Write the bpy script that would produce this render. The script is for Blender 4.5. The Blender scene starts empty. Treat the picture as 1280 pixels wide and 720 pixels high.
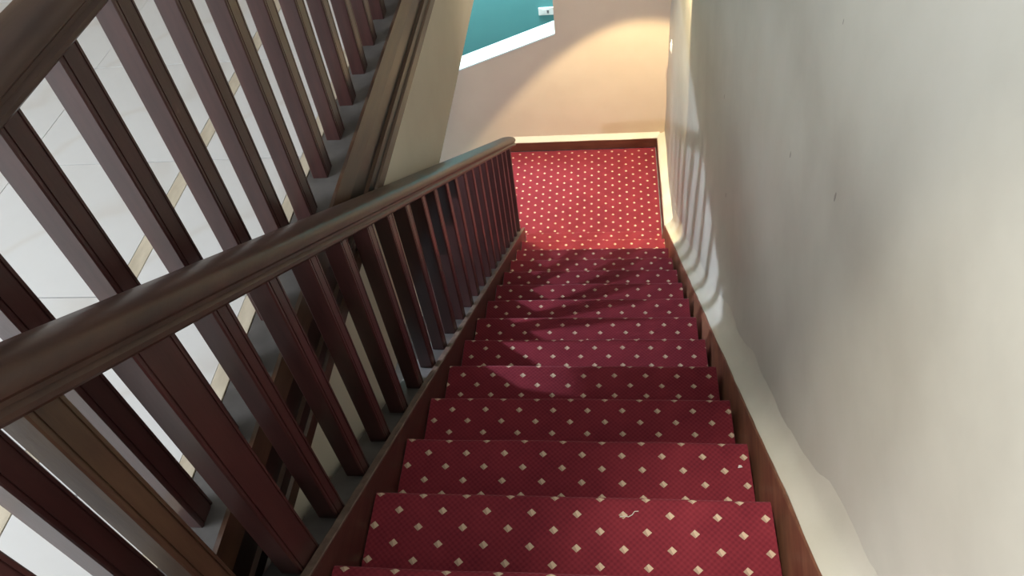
import bpy, bmesh, math, random
from mathutils import Matrix, Vector, noise
C = bpy.context.scene
COL = C.collection
random.seed(4)

# ------------------------------------------------------------------ camera, light, exposure
ZC = 4.3934                      # eye height above the lower landing
cam_d = bpy.data.cameras.new('camera'); cam = bpy.data.objects.new('camera', cam_d); COL.objects.link(cam)
cam_d.sensor_width = 36.0; cam_d.lens = 27.116; cam_d.clip_start = 0.02
_r, _u, _f = (0.99215, 0.07408, -0.10076), (0.01134, 0.74909, 0.66237), (-0.12455, 0.65831, -0.74237)
cam.matrix_world = Matrix(((_r[0], _u[0], -_f[0], 0), (_r[1], _u[1], -_f[1], 0), (_r[2], _u[2], -_f[2], ZC), (0, 0, 0, 1)))
C.camera = cam
C.view_settings.view_transform = 'Standard'
C.view_settings.look = 'None'
C.view_settings.exposure = 0.0
C.view_settings.gamma = 1.0
C.view_settings.use_curve_mapping = False
w = bpy.data.worlds.new('world'); C.world = w; w.use_nodes = True
w.node_tree.nodes['Background'].inputs[0].default_value = (0.72, 0.85, 1.0, 1)
w.node_tree.nodes['Background'].inputs[1].default_value = 0.6

def light(name, kind, loc, power, col, target=None, **kw):
    d = bpy.data.lights.new(name, kind); d.energy = power; d.color = col
    for k, v in kw.items(): setattr(d, k, v)
    o = bpy.data.objects.new(name, d); COL.objects.link(o); o.location = loc
    if target is not None:
        o.rotation_euler = (Vector(target) - Vector(loc)).to_track_quat('-Z', 'Y').to_euler()
    return o
# daylight through the tall windows of the upper hall
light('window_daylight', 'AREA', (-4.35, -0.7, 4.65), 230, (0.88, 0.94, 1.0), (-0.5, 0.2, 3.6), shape='RECTANGLE', size=2.4, size_y=1.8)
# ceiling downlight of the upper hall, over the head of the flight
light('hall_downlight', 'SPOT', (-0.55, 0.30, 6.1), 400, (1.0, 0.92, 0.80), (0.46, 0.66, 2.6), spot_size=math.radians(23), spot_blend=0.9, shadow_soft_size=0.06)
# added warm fill over the lower landing, brightens far wall and gallery face
light('stairwell_fill', 'SPOT', (0.42, 4.5, 6.1), 640, (1.0, 0.86, 0.67), (-0.45, 5.2, 1.4), spot_size=math.radians(48), spot_blend=0.8, shadow_soft_size=0.12)
# warm downlight over the lower landing, close to the right wall
light('landing_downlight', 'SPOT', (0.455, 4.40, 2.58), 350, (1.0, 0.785, 0.45), (0.455 - 0.08, 4.40 + 0.20, 2.58 - 0.974), spot_size=math.radians(61), spot_blend=0.16, shadow_soft_size=0.03)
# cool lamp under the gallery, seen only by its light through the balusters
light('gallery_underside_lamp', 'POINT', (-2.25, 2.0, 2.633), 230, (0.74, 0.83, 1.0), shadow_soft_size=0.04)
# area light added for daylight in the passage behind the far wall
light('passage_daylight', 'AREA', (-0.9, 6.05, 2.9), 150, (0.80, 0.97, 1.0), (-0.9, 6.05, 0), shape='RECTANGLE', size=1.8, size_y=0.4)

# ------------------------------------------------------------------ helpers
def new_mat(name):
    m = bpy.data.materials.new(name); m.use_nodes = True
    return m, m.node_tree.nodes, m.node_tree.links, m.node_tree.nodes['Principled BSDF']

def mth(N, L, op, a, b=None, c=None):
    n = N.new('ShaderNodeMath'); n.operation = op
    for i, v in enumerate((a, b, c)):
        if v is None: continue
        if isinstance(v, (int, float)): n.inputs[i].default_value = v
        else: L.new(v, n.inputs[i])
    return n.outputs[0]

def ramp(N, L, fac, stops):
    r = N.new('ShaderNodeValToRGB'); el = r.color_ramp.elements
    while len(el) < len(stops): el.new(0.5)
    for e, (p, c) in zip(el, stops): e.position = p; e.color = (*c, 1)
    L.new(fac, r.inputs[0]); return r.outputs[0]

def coord(N, L, scale=(1, 1, 1), which='Object'):
    t = N.new('ShaderNodeTexCoord'); mp = N.new('ShaderNodeMapping'); mp.inputs['Scale'].default_value = scale
    L.new(t.outputs[which], mp.inputs[0]); return mp.outputs[0]

def nz(N, L, vec, scale, detail=4, rough=0.55):
    n = N.new('ShaderNodeTexNoise'); n.inputs['Scale'].default_value = scale; n.inputs['Detail'].default_value = detail
    n.inputs['Roughness'].default_value = rough; L.new(vec, n.inputs['Vector']); return n.outputs['Fac']

def bump(N, L, B, h, strength, dist=0.002):
    b = N.new('ShaderNodeBump'); b.inputs['Strength'].default_value = strength; b.inputs['Distance'].default_value = dist
    L.new(h, b.inputs['Height']); L.new(b.outputs[0], B.inputs['Normal'])

def mat_noise(name, c0, c1, scale, rough, stretch=(1, 1, 1), bs=0.1, bscale=40, coat=0, lo=0.3, hi=0.7, spec=0.5, bd=0.002):
    m, N, L, B = new_mat(name)
    v = coord(N, L, stretch)
    L.new(ramp(N, L, nz(N, L, v, scale), [(lo, c0), (hi, c1)]), B.inputs['Base Color'])
    B.inputs['Roughness'].default_value = rough
    B.inputs['Specular IOR Level'].default_value = spec
    B.inputs['Coat Weight'].default_value = coat; B.inputs['Coat Roughness'].default_value = 0.18
    if bs: bump(N, L, B, nz(N, L, v, bscale, 3), bs, bd)
    return m

M = {}
M['wood'] = mat_noise('mahogany', (0.030, 0.0105, 0.0100), (0.060, 0.021, 0.0195), 5, 0.36, (6, 6, 0.8), 0.10, 26, 0.25)
M['wood_worn'] = mat_noise('worn_mahogany', (0.030, 0.014, 0.008), (0.085, 0.050, 0.026), 3.5, 0.40, (7, 7, 1.2), 0.14, 26, 0.2)
M['rail'] = mat_noise('polished_mahogany', (0.029, 0.0115, 0.008), (0.060, 0.026, 0.016), 4, 0.40, (5, 1.0, 5), 0.12, 22, 0.12)
M['wood_shaded'] = mat_noise('shaded_dark_wood', (0.012, 0.006, 0.005), (0.022, 0.011, 0.009), 5, 0.36, (6, 1, 6), 0.1, 26, 0.1)
M['string'] = mat_noise('string_board_wood', (0.040, 0.012, 0.010), (0.085, 0.032, 0.022), 5, 0.42, (6, 1, 6), 0.1, 26, 0.15)
M['cap'] = mat_noise('worn_capping_wood', (0.075, 0.045, 0.034), (0.17, 0.12, 0.095), 8, 0.5, (6, 1, 6), 0.1, 26, 0)
M['skirting'] = mat_noise('skirting_wood', (0.14, 0.052, 0.030), (0.26, 0.115, 0.065), 5, 0.45, (6, 1, 6), 0.1, 26, 0.1)
M['base'] = mat_noise('baseboard_wood', (0.070, 0.022, 0.014), (0.115, 0.040, 0.024), 5, 0.42, (1, 6, 6), 0.1, 26, 0.1)
M['fascia'] = mat_noise('fascia_wood', (0.042, 0.019, 0.011), (0.085, 0.042, 0.023), 5, 0.36, (6, 1, 6), 0.1, 26, 0.2)
M['concrete'] = mat_noise('grey_concrete', (0.16, 0.16, 0.165), (0.30, 0.30, 0.31), 9, 0.75, (1, 1, 1), 0.3, 60)
M['kerb'] = mat_noise('kerb_stone', (0.055, 0.050, 0.048), (0.115, 0.108, 0.105), 8, 0.5, (1, 1, 1), 0.2, 60)
M['plaster'] = mat_noise('cream_plaster', (0.66, 0.60, 0.48), (0.74, 0.68, 0.55), 2.2, 0.7, (1, 1, 1), 0.10, 14, 0, 0.3, 0.7, 0.3, 0.004)
M['ledge'] = mat_noise('cream_ledge_plaster', (0.57, 0.55, 0.47), (0.63, 0.605, 0.525), 3, 0.6, (1, 1, 1), 0.15, 22, 0, 0.3, 0.7, 0.3, 0.004)
M['far'] = mat_noise('far_wall_plaster', (0.57, 0.47, 0.37), (0.63, 0.53, 0.42), 2.0, 0.65, (1, 1, 1), 0.08, 14, 0, 0.3, 0.7, 0.3, 0.004)
M['ceiling'] = mat_noise('ceiling_paint', (0.72, 0.71, 0.68), (0.78, 0.77, 0.74), 2, 0.8, bs=0)
M['teal'] = mat_noise('teal_paint', (0.085, 0.29, 0.30), (0.105, 0.33, 0.34), 1.5, 0.6, bs=0.05)
M['white'] = mat_noise('white_sill_paint', (0.66, 0.78, 0.77), (0.72, 0.84, 0.83), 3, 0.4, bs=0.03)
M['plastic'] = mat_noise('white_plastic', (0.74, 0.74, 0.73), (0.80, 0.80, 0.79), 6, 0.35, bs=0)
M['grey_plastic'] = mat_noise('grey_plastic', (0.30, 0.30, 0.31), (0.36, 0.36, 0.37), 6, 0.4, bs=0)
M['grout'] = mat_noise('grey_grout', (0.05, 0.05, 0.05), (0.08, 0.08, 0.08), 9, 0.9, bs=0)
M['strip'] = mat_noise('beige_marble', (0.42, 0.36, 0.27), (0.66, 0.59, 0.47), 7, 0.35, (3, 1, 1), 0.05, 30, 0, 0.25, 0.7)
M['dark_floor'] = mat_noise('dark_polished_floor', (0.05, 0.05, 0.055), (0.09, 0.09, 0.095), 6, 0.3, bs=0.1)
M['paper'] = mat_noise('paper_scrap_white', (0.7, 0.68, 0.62), (0.8, 0.78, 0.72), 40, 0.8, bs=0)

def wall_material():
    m, N, L, B = new_mat('stair_wall_plaster')
    v = coord(N, L)
    a = ramp(N, L, nz(N, L, v, 1.7, 5, 0.6), [(0.30, (0.51, 0.495, 0.435)), (0.52, (0.58, 0.565, 0.495)), (0.72, (0.62, 0.60, 0.535))])
    s = coord(N, L, (1, 16, 7))                       # tiny scuffs and pocks
    vo = N.new('ShaderNodeTexVoronoi'); vo.inputs['Scale'].default_value = 0.55; vo.inputs['Randomness'].default_value = 1.0
    L.new(s, vo.inputs['Vector'])
    spot = mth(N, L, 'LESS_THAN', vo.outputs['Distance'], 0.05)
    gate = mth(N, L, 'GREATER_THAN', nz(N, L, v, 3.1, 2), 0.55)
    fac = mth(N, L, 'MULTIPLY', mth(N, L, 'MULTIPLY', spot, gate), 0.6)
    mx = N.new('ShaderNodeMix'); mx.data_type = 'RGBA'
    L.new(fac, mx.inputs['Factor']); L.new(a, mx.inputs['A']); mx.inputs['B'].default_value = (0.13, 0.11, 0.09, 1)
    L.new(mx.outputs['Result'], B.inputs['Base Color'])
    B.inputs['Roughness'].default_value = 0.55; B.inputs['Specular IOR Level'].default_value = 0.35
    bump(N, L, B, nz(N, L, v, 5, 4), 0.25, 0.012)
    return m
M['wall'] = wall_material()

def tile_material():
    m, N, L, B = new_mat('white_marble_tile')
    v = coord(N, L, (1, 1, 1))
    d = nz(N, L, v, 2.0, 6, 0.65)
    wv = N.new('ShaderNodeTexWave'); wv.inputs['Scale'].default_value = 0.55; wv.inputs['Distortion'].default_value = 14
    wv.inputs['Detail'].default_value = 4; wv.inputs['Detail Scale'].default_value = 1.2; L.new(v, wv.inputs['Vector'])
    vein = ramp(N, L, wv.outputs['Fac'], [(0.0, (0.625, 0.61, 0.595)), (0.03, (0.65, 0.645, 0.635)), (0.10, (0.66, 0.66, 0.66))])
    cl = ramp(N, L, d, [(0.3, (0.95, 0.94, 0.93)), (0.65, (1, 1, 1))])
    mx = N.new('ShaderNodeMix'); mx.data_type = 'RGBA'; mx.blend_type = 'MULTIPLY'; mx.inputs['Factor'].default_value = 1
    L.new(vein, mx.inputs['A']); L.new(cl, mx.inputs['B'])
    L.new(mx.outputs['Result'], B.inputs['Base Color']); B.inputs['Roughness'].default_value = 0.3
    return m
M['tile'] = tile_material()

def carpet_material(name, ca, cb):
    """red woven carpet, staggered rows of small two-tone cream diamonds"""
    m, N, L, B = new_mat(name)
    t = N.new('ShaderNodeTexCoord'); sp = N.new('ShaderNodeSeparateXYZ'); L.new(t.outputs['Object'], sp.inputs[0])
    oi = N.new('ShaderNodeObjectInfo')
    u = mth(N, L, 'ADD', sp.outputs[0], mth(N, L, 'MULTIPLY', oi.outputs['Random'], 0.06))
    v = mth(N, L, 'SUBTRACT', sp.outputs[1], sp.outputs[2])
    A, Bp = 0.118, 0.0455
    U = mth(N, L, 'DIVIDE', u, A); V = mth(N, L, 'DIVIDE', v, 2 * Bp)
    def dia(o):
        du = mth(N, L, 'SUBTRACT', mth(N, L, 'FRACT', mth(N, L, 'ADD', U, o + 50.0)), 0.5)
        dv = mth(N, L, 'SUBTRACT', mth(N, L, 'FRACT', mth(N, L, 'ADD', V, o + 50.0 + 0.08)), 0.5)
        e = mth(N, L, 'ADD', mth(N, L, 'MULTIPLY', mth(N, L, 'ABSOLUTE', du), A / 0.0120), mth(N, L, 'MULTIPLY', mth(N, L, 'ABSOLUTE', dv), 2 * Bp / 0.0112))
        ins = mth(N, L, 'LESS_THAN', e, 1.0)
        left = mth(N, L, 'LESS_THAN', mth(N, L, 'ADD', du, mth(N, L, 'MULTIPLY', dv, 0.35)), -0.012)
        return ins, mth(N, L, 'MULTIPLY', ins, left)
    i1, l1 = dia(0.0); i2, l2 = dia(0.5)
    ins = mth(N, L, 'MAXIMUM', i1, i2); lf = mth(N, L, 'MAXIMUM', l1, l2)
    # weave: diagonal lattice of small knots
    k1 = mth(N, L, 'SINE', mth(N, L, 'MULTIPLY', u, 390.0))
    k2 = mth(N, L, 'SINE', mth(N, L, 'MULTIPLY', v, 390.0))
    kn = mth(N, L, 'ADD', mth(N, L, 'MULTIPLY', mth(N, L, 'MULTIPLY', k1, k2), 0.5), 0.5)
    cl = nz(N, L, t.outputs['Object'], 7, 4)
    f = mth(N, L, 'ADD', mth(N, L, 'MULTIPLY', kn, 0.30), mth(N, L, 'MULTIPLY', cl, 0.70))
    red = ramp(N, L, f, [(0.2, ca), (0.8, cb)])
    mx = N.new('ShaderNodeMix'); mx.data_type = 'RGBA'; L.new(ins, mx.inputs['Factor']); L.new(red, mx.inputs['A']); mx.inputs['B'].default_value = (0.62, 0.48, 0.345, 1)
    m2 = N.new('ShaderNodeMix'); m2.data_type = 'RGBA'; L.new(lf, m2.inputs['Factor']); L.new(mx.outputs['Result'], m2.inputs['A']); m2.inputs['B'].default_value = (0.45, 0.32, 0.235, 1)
    L.new(m2.outputs['Result'], B.inputs['Base Color'])
    B.inputs['Roughness'].default_value = 0.85; B.inputs['Specular IOR Level'].default_value = 0.15
    B.inputs['Sheen Weight'].default_value = 0.25; B.inputs['Sheen Roughness'].default_value = 0.4
    B.inputs['Sheen Tint'].default_value = (1.0, 0.45, 0.55, 1)
    bump(N, L, B, kn, 0.45, 0.002)
    return m
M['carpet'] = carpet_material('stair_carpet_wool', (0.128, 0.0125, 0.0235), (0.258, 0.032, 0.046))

def link(name, me, mat, parent=None, kind=None, smooth=False):
    o = bpy.data.objects.new(name, me); COL.objects.link(o)
    if mat is not None and not me.materials: me.materials.append(mat)
    if parent is not None: o.parent = parent
    if kind: o['kind'] = kind
    if smooth:
        for p in me.polygons: p.use_smooth = True
        me.set_sharp_from_angle(angle=math.radians(38))
    return o

def fromdata(name, verts, faces):
    me = bpy.data.meshes.new(name); me.from_pydata([tuple(v) for v in verts], [], faces)
    bm = bmesh.new(); bm.from_mesh(me); bmesh.ops.recalc_face_normals(bm, faces=bm.faces); bm.to_mesh(me); bm.free()
    return me

def prism(poly, axis, a, b):
    """solid from a 2D polygon; axis = the extrusion axis ('x': poly is (y,z), 'y': (x,z), 'z': (x,y))"""
    def p3(p, t): return {'x': (t, p[0], p[1]), 'y': (p[0], t, p[1]), 'z': (p[0], p[1], t)}[axis]
    n = len(poly)
    v = [p3(p, a) for p in poly] + [p3(p, b) for p in poly]
    f = [list(range(n)), list(range(2 * n - 1, n - 1, -1))] + [[i, (i + 1) % n, (i + 1) % n + n, i + n] for i in range(n)]
    return v, f

def box(x0, x1, y0, y1, z0, z1): return prism([(x0, y0), (x1, y0), (x1, y1), (x0, y1)], 'z', z0, z1)

def join(*vf):
    V, F = [], []
    for v, f in vf:
        k = len(V); V += v; F += [[i + k for i in q] for q in f]
    return V, F

def mesh(name, vf, bevel=0.0, seg=2):
    me = fromdata(name, *vf)
    if bevel:
        bm = bmesh.new(); bm.from_mesh(me)
        ed = [e for e in bm.edges if len(e.link_faces) == 2 and e.calc_face_angle(0) > 0.6]
        bmesh.ops.bevel(bm, geom=ed, offset=bevel, segments=seg, affect='EDGES', profile=0.5, clamp_overlap=True)
        bm.to_mesh(me); bm.free()
    return me

def loft(rings, closed_ends=True):
    n = len(rings[0]); V = [p for r in rings for p in r]; F = []
    for k in range(len(rings) - 1):
        for i in range(n):
            j = (i + 1) % n
            F.append([k * n + i, k * n + j, (k + 1) * n + j, (k + 1) * n + i])
    if closed_ends: F += [list(range(n)), list(range((len(rings) - 1) * n, len(rings) * n))]
    return V, F

def thing(name, label, cat, loc=(0, 0, 0), group=None):
    o = bpy.data.objects.new(name, None); COL.objects.link(o); o.location = loc; o.empty_display_size = 0.1
    o['label'] = label; o['category'] = cat
    if group: o['group'] = group
    return o

def tag(o, label, cat, group=None):
    o['label'] = label; o['category'] = cat
    if group: o['group'] = group
    return o

# ------------------------------------------------------------------ stair geometry
G, R = 0.28, 0.19304               # going, riser
Y0, Z0 = 0.6603, 2.7023            # first nosing in view
NS = 14                            # nosings 0..13, the last one above the landing
SL = R / G
XL, XR = -0.632, 0.4025            # carpet edges
WALL = 0.50                        # face of the right wall
FAR = 5.60                         # face of the far wall
FL = 2.925                         # white tiled upper floor
YE = Y0 + (NS - 1) * G
def zn(y): return Z0 - (y - Y0) * SL
def ny(i): return Y0 + i * G
def nzed(i): return Z0 - i * R

# ------------------------------------------------------------------ room shell
def struct(name, vf, mat, bevel=0, parent=None): return link(name, mesh(name, vf, bevel), mat, parent, None if parent else 'structure')

# right wall: a slightly uneven plaster face
def uneven_wall():
    ys = [-2.6 + k * (FAR + 2.6) / 82 for k in range(83)]; zs = [-0.2 + k * 6.4 / 64 for k in range(65)]
    V, F = [], []
    for y in ys:
        for z in zs:
            V.append((WALL + 0.010 * noise.noise((y * 1.3, z * 1.3, 0)) + 0.004 * noise.noise((y * 4, z * 4, 7)), y, z))
    n = len(zs)
    for a in range(len(ys) - 1):
        for b in range(n - 1): F.append([a * n + b, (a + 1) * n + b, (a + 1) * n + b + 1, a * n + b + 1])
    k = len(V); m_ = len(ys)
    ring = [a * n for a in range(m_)] + [(m_ - 1) * n + b for b in range(1, n)] + [a * n + n - 1 for a in range(m_ - 2, -1, -1)] + [b for b in range(n - 2, 0, -1)]
    back = []
    for i in ring: back.append(len(V)); V.append((WALL + 0.15, V[i][1], V[i][2]))
    for i in range(len(ring)):
        j = (i + 1) % len(ring); F.append([ring[i], ring[j], back[j], back[i]])
    F.append(back)
    return V, F
link('wall_right', fromdata('wall_right', *uneven_wall()), M['wall'], None, 'structure', True)

# far wall with the sloping opening
def sill(x): return 1.126 + 0.351 * (x + 0.402)
OX0, OX1, OTOP = -1.95, -0.405, 2.45
def far_wall():
    return join(prism([(-2.6, -2.5), (OX1, -2.5), (OX1, sill(OX1)), (OX0, sill(OX0)), (-2.6, sill(OX0))], 'y', FAR, FAR + 0.2),
                prism([(OX1, -2.5), (WALL + 0.15, -2.5), (WALL + 0.15, 6.2), (OX1, 6.2)], 'y', FAR, FAR + 0.2),
                prism([(-2.6, sill(OX0)), (OX0, sill(OX0)), (OX0, OTOP), (-2.6, OTOP)], 'y', FAR, FAR + 0.2),
                prism([(-4.6, OTOP), (OX1, OTOP), (OX1, 6.2), (-4.6, 6.2)], 'y', FAR, FAR + 0.2))
struct('wall_far', far_wall(), M['far'])
struct('trim_1', prism([(OX0, sill(OX0)), (OX1, sill(OX1)), (OX1, sill(OX1) + 0.012), (OX0, sill(OX0) + 0.012)], 'y', FAR - 0.004, FAR + 0.205), M['white'])
# passage behind the opening
struct('wall_passage', box(-2.6, 0.4, 6.3, 6.4, -0.2, 3.2), M['teal'])
struct('floor_passage', box(-2.6, 0.4, FAR + 0.2, 6.3, -0.2, -0.001), M['dark_floor'])
struct('ceiling_passage', box(-2.6, 0.4, FAR + 0.2, 6.4, 3.2, 3.3), M['ceiling'])

# upper hall shell
struct('ceiling', box(-4.6, WALL + 0.15, -2.6, FAR + 0.2, 6.2, 6.3), M['ceiling'])
def window_wall():
    X0, X1 = -4.6, -4.45; out = [box(X0, X1, -2.6, FAR, 2.7, 3.65), box(X0, X1, -2.6, FAR, 5.6, 6.2)]
    ys = [(-2.6, -1.3), (0.5, 0.75), (2.5, FAR)]
    for a, b in ys: out.append(box(X0, X1, a, b, 3.65, 5.6))
    return join(*out)
struct('wall_left', window_wall(), M['plaster'])
struct('wall_rear', box(-4.6, WALL + 0.15, -2.75, -2.6, -0.2, 6.2), M['plaster'])

# upper floor slab: tiles, border strips and a grey kerb under the gallery railing
SX1, SX2, KX = -1.325, -0.938, -0.914
slab = struct('floor', box(-4.6, -0.81, -2.6, FAR, 2.74, FL - 0.012), M['grout'])
TP, T0 = 0.5802, 2.4465
def tile_mesh(wd, ln):
    return mesh('floor_tile', box(-wd / 2, wd / 2, -ln / 2, ln / 2, -0.011, 0.0))
gap = 0.003
cols = [(SX1 + 0.025, SX2 - 0.022)] + [(SX1 - 0.025 - TP * (k + 1), SX1 - 0.025 - TP * k) for k in range(5)]
tm = {}
for ci, (xa, xb) in enumerate(cols):
    wd = round(xb - xa - 0.0015, 4)
    for k in range(-5, 9):
        ya = T0 - TP * 4 + TP * k; 
        yb = min(ya + TP, FAR)
        if yb - ya < 0.1 or ya < -2.6: continue
        ln = round(yb - ya - 0.005, 4)
        key = (wd, ln)
        if key not in tm: tm[key] = tile_mesh(wd, ln)
        t = link('floor_tile', tm[key], M['tile'], slab); t.location = ((xa + xb) / 2, (ya + yb) / 2, FL + random.uniform(-0.0006, 0.0006))
for xc, wd in ((SX1, 0.047), (SX2, 0.043)):
    for k in range(-5, 9):
        ya = T0 - TP * 4 + TP * k; yb = min(ya + TP, FAR)
        if yb - ya < 0.1 or ya < -2.6: continue
        key = ('s', wd, round(yb - ya, 3))
        if key not in tm: tm[key] = mesh('border_strip', box(-wd / 2, wd / 2, -(yb - ya - 0.002) / 2, (yb - ya - 0.002) / 2, -0.011, 0), 0.001, 1)
        t = link('border_strip', tm[key], M['strip'], slab); t.location = (xc, (ya + yb) / 2, FL + 0.0005)
link('gallery_kerb', mesh('gallery_kerb', box(KX, -0.806, -2.6, FAR, FL - 0.011, FL), 0.002, 1), M['kerb'], slab)

# moulded wooden fascia of the gallery, and the plaster beam under it
fz = lambda d: ZC - d
prof = [(-0.812, fz(1.468)), (-0.800, fz(1.466)), (-0.790, fz(1.535)), (-0.790, fz(1.615)), (-0.778, fz(1.617)), (-0.776, fz(1.652)), (-0.768, fz(1.656)), (-0.764, fz(1.690)), (-0.812, fz(1.690))]
fas = struct('trim_2', prism(prof, 'y', -0.2, FAR), M['fascia'])
fas.data.materials.append(M['wood_shaded'])                # middle band and bead: dark wood with shade put into its colour
for p in fas.data.polygons:
    if abs(p.center.x + 0.790) < 0.003 or abs(p.center.x + 0.777) < 0.002: p.material_index = 1
struct('wall_gallery', box(-0.83, -0.772, -0.2, FAR, ZC - 2.234, ZC - 1.690), M['plaster'])

# lower hall under the gallery
struct('wall_lower_left', box(-2.75, -2.6, -2.6, FAR + 0.2, -2.5, 2.74), M['plaster'])
struct('floor_lower', box(-2.6, WALL + 0.15, -2.6, FAR, -2.5, -2.4), M['dark_floor'])

# top landing where the flight starts
struct('floor_top_landing', box(-0.80, WALL, -2.6, ny(-1) - 0.012, 2.70, nzed(-1) - 0.012), M['concrete'])

# ------------------------------------------------------------------ staircase: concrete steps, string board, kerb, lower landing slab
stair = thing('staircase', 'straight concrete flight with dark wooden string, running down along the plain wall', 'staircase', (0, YE, 0))
def under(o): o.parent = stair; o.matrix_parent_inverse = Matrix.Translation((0, -YE, 0)); return o
step_me = mesh('step', box(-0.637, 0.404, -G - 0.014, -0.014, -0.34, -0.0125), 0.002, 1)
for i in range(NS):
    s = under(link('step', step_me, M['concrete'])); s.location = (0, ny(i), nzed(i))
def sloped(xa, xb, da, db, y0, y1, n=1):
    """bar parallel to the flight between offsets da..db above the nosing line"""
    return prism([(y0, zn(y0) + da), (y1, zn(y1) + da), (y1, zn(y1) + db), (y0, zn(y0) + db)], 'x', xa, xb)
YB = 4.26
under(link('string_board', mesh('string_board', prism([(0.30, zn(0.30) - 0.30), (YB, zn(YB) - 0.20), (YB, zn(YB) + 0.062), (0.30, zn(0.30) + 0.062)], 'x', -0.657, -0.636), 0.003, 2), M['string']))
under(link('string_capping', mesh('string_capping', sloped(-0.6575, -0.6355, 0.0622, 0.068, 0.30, YB), 0.002, 1), M['cap']))
under(link('stair_kerb', mesh('stair_kerb', sloped(-0.752, -0.6585, -0.30, 0.050, 0.30, YB), 0.003, 1), M['kerb']))
struct('floor_landing', box(-0.94, WALL, YE - 0.01, FAR, -0.16, -0.012), M['concrete'])

# carpet pieces, one per step, wrapped over the nosing
carpet = thing('stair_carpet', 'deep red carpet with small cream diamonds covering the steps of the flight', 'carpet', (0, YE, 0))
def carpet_profile():
    rr, th = 0.016, 0.0115
    o = [(-G + 0.001, 0.0)]
    for k in range(7):
        a = math.pi / 2 * (1 - k / 6); o.append((-rr + rr * math.cos(a), -rr + rr * math.sin(a)))
    o += [(0.0, -0.10), (-0.002, -R + 0.0015), (-th - 0.001, -R + 0.0015), (-th, -rr), (-th - 0.004, -th), (-G + 0.001, -th)]
    return o
def carpet_mesh(seed):
    cp = carpet_profile(); rnd = random.Random(seed); n = 26; rings = []
    for k in range(n + 1):
        x = XL + (XR - XL) * k / n
        dz = 0.0025 * noise.noise((x * 5, seed * 3.1, 0)); dy = 0.003 * noise.noise((x * 4, seed * 1.7, 5))
        ring = []
        for q, (y, z) in enumerate(cp):
            top = q <= 8
            ring.append((x, y + (dy if 1 <= q <= 9 else 0), z + (dz if top and y > -G + 0.05 else 0)))
        rings.append(ring)
    return fromdata('tread_carpet', *loft(rings))
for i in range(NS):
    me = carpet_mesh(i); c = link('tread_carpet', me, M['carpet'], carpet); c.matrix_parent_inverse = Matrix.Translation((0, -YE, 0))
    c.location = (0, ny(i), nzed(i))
top_c = link('top_carpet', mesh('top_carpet', box(XL, XR, -2.5, ny(-1), nzed(-1) - 0.0115, nzed(-1)), 0.003, 2), M['carpet'], carpet)
top_c.matrix_parent_inverse = Matrix.Translation((0, -YE, 0))
LA, LB = YE + 0.003, 5.549
lc = link('landing_carpet', mesh('landing_carpet', box(-0.935, 0.424, -(LB - LA) / 2, (LB - LA) / 2, -0.0115, 0.0), 0.004, 2), M['carpet'])
lc.location = (0, (LA + LB) / 2, 0.0)
tag(lc, 'bright red diamond patterned carpet on the landing at the foot of the flight', 'carpet')

# ------------------------------------------------------------------ skirting and plaster ledge along the wall
def wavy_bar(prof, y0, y1, zf, n, amp, seed):
    rings = []
    for k in range(n + 1):
        y = y0 + (y1 - y0) * k / n
        ring = []
        for q, (x, d) in enumerate(prof):
            j = amp * noise.noise((y * 3.5, q * 0.7, seed)) + amp * 0.6 * noise.noise((y * 11, q * 0.7, seed + 3))
            ring.append((x + (j if x < WALL else 0), y, zf(y) + d + j * 0.6))
        rings.append(ring)
    return loft(rings)
link('baseboard_right', fromdata('baseboard_right', *wavy_bar([(0.4045, -0.24), (0.4070, -0.19), (0.4340, 0.016), (0.4370, 0.021), (0.4455, 0.021), (0.4455, -0.24)], 0.0, YE + 0.10, zn, 150, 0.0012, 5)), M['skirting'], None, 'structure')
lz = link('trim_3', fromdata('trim_3', *wavy_bar([(0.446, -0.25), (0.440, 0.024), (0.452, 0.032), (0.476, 0.050), (0.491, 0.084), (0.499, 0.125), (0.506, 0.18), (0.52, 0.19), (0.52, -0.25)], 0.0, YE + 0.12, zn, 150, 0.004, 1)), M['ledge'], None, 'structure', True)
# landing: dark boards with a cream ledge over them
struct('baseboard_far', box(-0.94, 0.43, 5.552, 5.578, 0.0, 0.094), M['base'], 0.003)
struct('baseboard_landing', prism([(0.432, YE + 0.11), (0.455, YE + 0.11), (0.462, 5.552), (0.430, 5.552)], 'z', 0.0, 0.10), M['base'], 0.003)
link('trim_4', fromdata('trim_4', *wavy_bar([(0.444, -0.1), (0.438, 0.0), (0.448, 0.012), (0.486, 0.020), (0.503, 0.035), (0.52, 0.04), (0.52, -0.1)], YE + 0.10, 5.60, lambda y: 0.102, 30, 0.003, 2)), M['ledge'], None, 'structure', True)
def back_ledge():
    rings = []
    for k in range(41):
        x = -0.94 + k * 1.40 / 40; j = 0.003 * noise.noise((x * 4, 0, 9))
        rings.append([(x, 5.570, 0.0), (x, 5.556 + j, 0.095 + j), (x, 5.566, 0.106), (x, 5.59, 0.118), (x, 5.603, 0.135), (x, 5.61, 0.135), (x, 5.61, 0.0)])
    return loft(rings)
link('trim_5', fromdata('trim_5', *back_ledge()), M['ledge'], None, 'structure', True)

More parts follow.
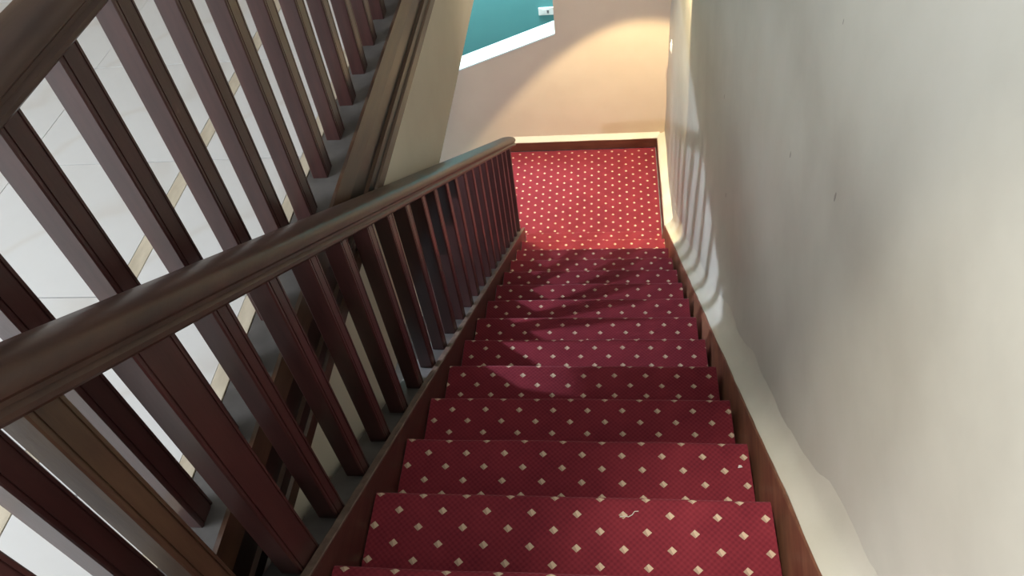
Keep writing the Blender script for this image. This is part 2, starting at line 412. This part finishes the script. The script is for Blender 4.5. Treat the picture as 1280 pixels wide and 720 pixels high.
# ------------------------------------------------------------------ balusters and handrails
def baluster_section(wx, wy, c=0.0055):
    a, b = wx / 2, wy / 2
    q = []
    for sx, sy in ((1, 1), (-1, 1), (-1, -1), (1, -1)):
        pts = [(sx * a, sy * (b - 2.2 * c)), (sx * (a - 0.45 * c), sy * (b - 2.2 * c)), (sx * (a - 0.45 * c), sy * (b - 1.5 * c)), (sx * a, sy * (b - 1.5 * c)), (sx * a, sy * (b - c * 0.5)), (sx * (a - c * 0.5), sy * b)]
        q += pts if sx * sy > 0 else pts[::-1]
    return q
def baluster_mesh(name, wx, wy, zb, zt, slope):
    s = baluster_section(wx, wy)
    rings = [[(x, y, z - slope * y) for x, y in s] for z in (zb, zt)]
    return fromdata(name, *loft(rings))

stair_rail = thing('stair_railing', 'dark mahogany banister with square balusters on the left edge of the red carpeted flight', 'railing', (-0.70, YB, zn(YB)))
def on_rail(o, root): o.parent = root; o.matrix_parent_inverse = Matrix.Translation(-Vector(root.location)); return o
b_me = baluster_mesh('baluster', 0.050, 0.048, 0.052, 0.852, SL)
b_wide = baluster_mesh('baluster', 0.050, 0.088, 0.052, 0.852, SL)
NB = 23
for k in range(NB):
    wide, worn = (k == 20), (k == 21)
    yf = 4.161 - 0.1781 * k + (0.044 if wide else 0.037 if worn else 0.034)
    me = b_wide if wide else b_me
    if worn: me = baluster_mesh('baluster', 0.050, 0.056, 0.052, 0.852, SL)
    o = link('baluster', me, M['wood_worn'] if worn else M['wood'])
    if worn: o['label'] = 'worn brown baluster with a pale patina'
    o.location = (-0.688 + random.uniform(-0.002, 0.002), yf, zn(yf)); o.rotation_euler[2] = random.uniform(-0.03, 0.03)
    on_rail(o, stair_rail)

def rail_profile(w_, h):
    a = w_ / 2
    half = [(0.34 * w_, 0.0), (a - 0.006, 0.0), (a, 0.006), (a, 0.014), (a - 0.007, 0.020), (a - 0.007, 0.027), (a - 0.001, 0.033), (a, h - 0.020), (a - 0.006, h - 0.009), (a - 0.018, h - 0.002), (0.010, h)]
    return half + [(-x, z) for x, z in half[::-1]]
def handrail(w_, h, y0, y1, zf, slope, roll_end=True):
    """moulded rail along +Y, with its lower end rounded in plan"""
    pr = rail_profile(w_, h); rings = []
    cosn = 1 / math.sqrt(1 + slope * slope)
    st = [(y0 + (y1 - y0) * k / 40, 1.0) for k in range(41)]
    if roll_end:
        for k in range(1, 9):
            a = math.pi / 2 * k / 8; st.append((y1 + 0.055 * math.sin(a), max(0.06, math.cos(a))))
    for y, s in st:
        rings.append([(x * s, y, zf(y) + z / cosn) for x, z in pr])
    return loft(rings)
me = fromdata('handrail', *handrail(0.108, 0.064, 0.10, 4.42, lambda y: zn(y) + 0.842, SL))
hr = link('handrail', me, M['rail'], None, None, True); hr.location = (-0.703, 0, 0); on_rail(hr, stair_rail)

gal_rail = thing('gallery_railing', 'dark mahogany balustrade with square balusters along the white tiled upper floor', 'railing', (-0.86, 2.6, FL))
g_me = baluster_mesh('baluster', 0.048, 0.060, 0.0, 0.895, 0.0)
for j in range(-13, 17):
    yf = 2.506 + 0.1866 * j + 0.030
    o = link('baluster', g_me, M['wood']); o.location = (-0.872 + random.uniform(-0.002, 0.002), yf, FL); o.rotation_euler[2] = random.uniform(-0.03, 0.03)
    on_rail(o, gal_rail)
me = fromdata('handrail', *handrail(0.100, 0.066, -0.25, FAR - 0.002, lambda y: FL + 0.894, 0.0, False))
hr2 = link('handrail', me, M['rail'], None, None, True); hr2.location = (-0.873, 0, 0); on_rail(hr2, gal_rail)

# ------------------------------------------------------------------ small things
sw = thing('light_switch', 'white switch plate with one grey rocker on the teal passage wall', 'light switch', (-0.50, 6.30, 0.95))
p = link('cover_plate', mesh('cover_plate', box(-0.085, 0.085, -0.012, 0.0, -0.036, 0.036), 0.004, 2), M['plastic'], sw)
link('rocker', mesh('rocker', prism([(-0.012, -0.018), (-0.020, 0.018), (-0.010, 0.020), (-0.010, -0.020)], 'x', -0.012, 0.006), 0.001, 1), M['grey_plastic'], sw)
link('blank_module', mesh('blank_module', box(-0.060, -0.020, -0.014, -0.010, -0.022, 0.022), 0.001, 1), M['plastic'], sw)

s2 = thing('wall_switch', 'small white switch on the plain right wall near the far corner', 'light switch', (WALL, 5.33, 1.13))
link('cover_plate', mesh('cover_plate', box(-0.010, 0.006, -0.04, 0.04, -0.04, 0.04), 0.004, 2), M['plastic'], s2)
link('rocker', mesh('rocker', box(-0.017, -0.009, -0.016, 0.016, -0.03, 0.03), 0.003, 2), M['plastic'], s2)

def thread():
    pts = [(-0.024, -0.004), (-0.012, -0.001), (-0.002, -0.003), (0.008, 0.003), (0.014, 0.012), (0.024, 0.013)]
    rings = []
    for k, (x, y) in enumerate(pts):
        a = pts[min(k + 1, 5)]; b = pts[max(k - 1, 0)]; d = Vector((a[0] - b[0], a[1] - b[1], 0)).normalized(); nrm = Vector((-d.y, d.x, 0))
        rr = 0.0011
        rings.append([tuple(Vector((x, y, rr)) + nrm * rr * math.cos(t) + Vector((0, 0, rr * math.sin(t)))) for t in [math.tau * q / 6 for q in range(6)]])
    return loft(rings)
th = tag(link('lint_thread', fromdata('lint_thread', *thread()), M['paper']), 'short white thread lying on the nearest full tread', 'thread')
th.location = (0.045, 0.885, nzed(1) + 0.0015)
sc_me = fromdata('paper_scrap', [(-0.006, -0.003, 0), (0.007, -0.002, 0.003), (0.004, 0.005, 0.002), (-0.003, 0.004, 0.004), (-0.006, -0.003, 0.001), (0.007, -0.002, 0.004), (0.004, 0.005, 0.003), (-0.003, 0.004, 0.005)], [[0, 1, 2, 3], [7, 6, 5, 4], [0, 4, 5, 1], [1, 5, 6, 2], [2, 6, 7, 3], [3, 7, 4, 0]])
ps = tag(link('paper_scrap', sc_me, M['paper']), 'tiny white paper scrap at the right end of the second tread', 'scrap')
ps.location = (0.372, 1.135, nzed(2) + 0.001)
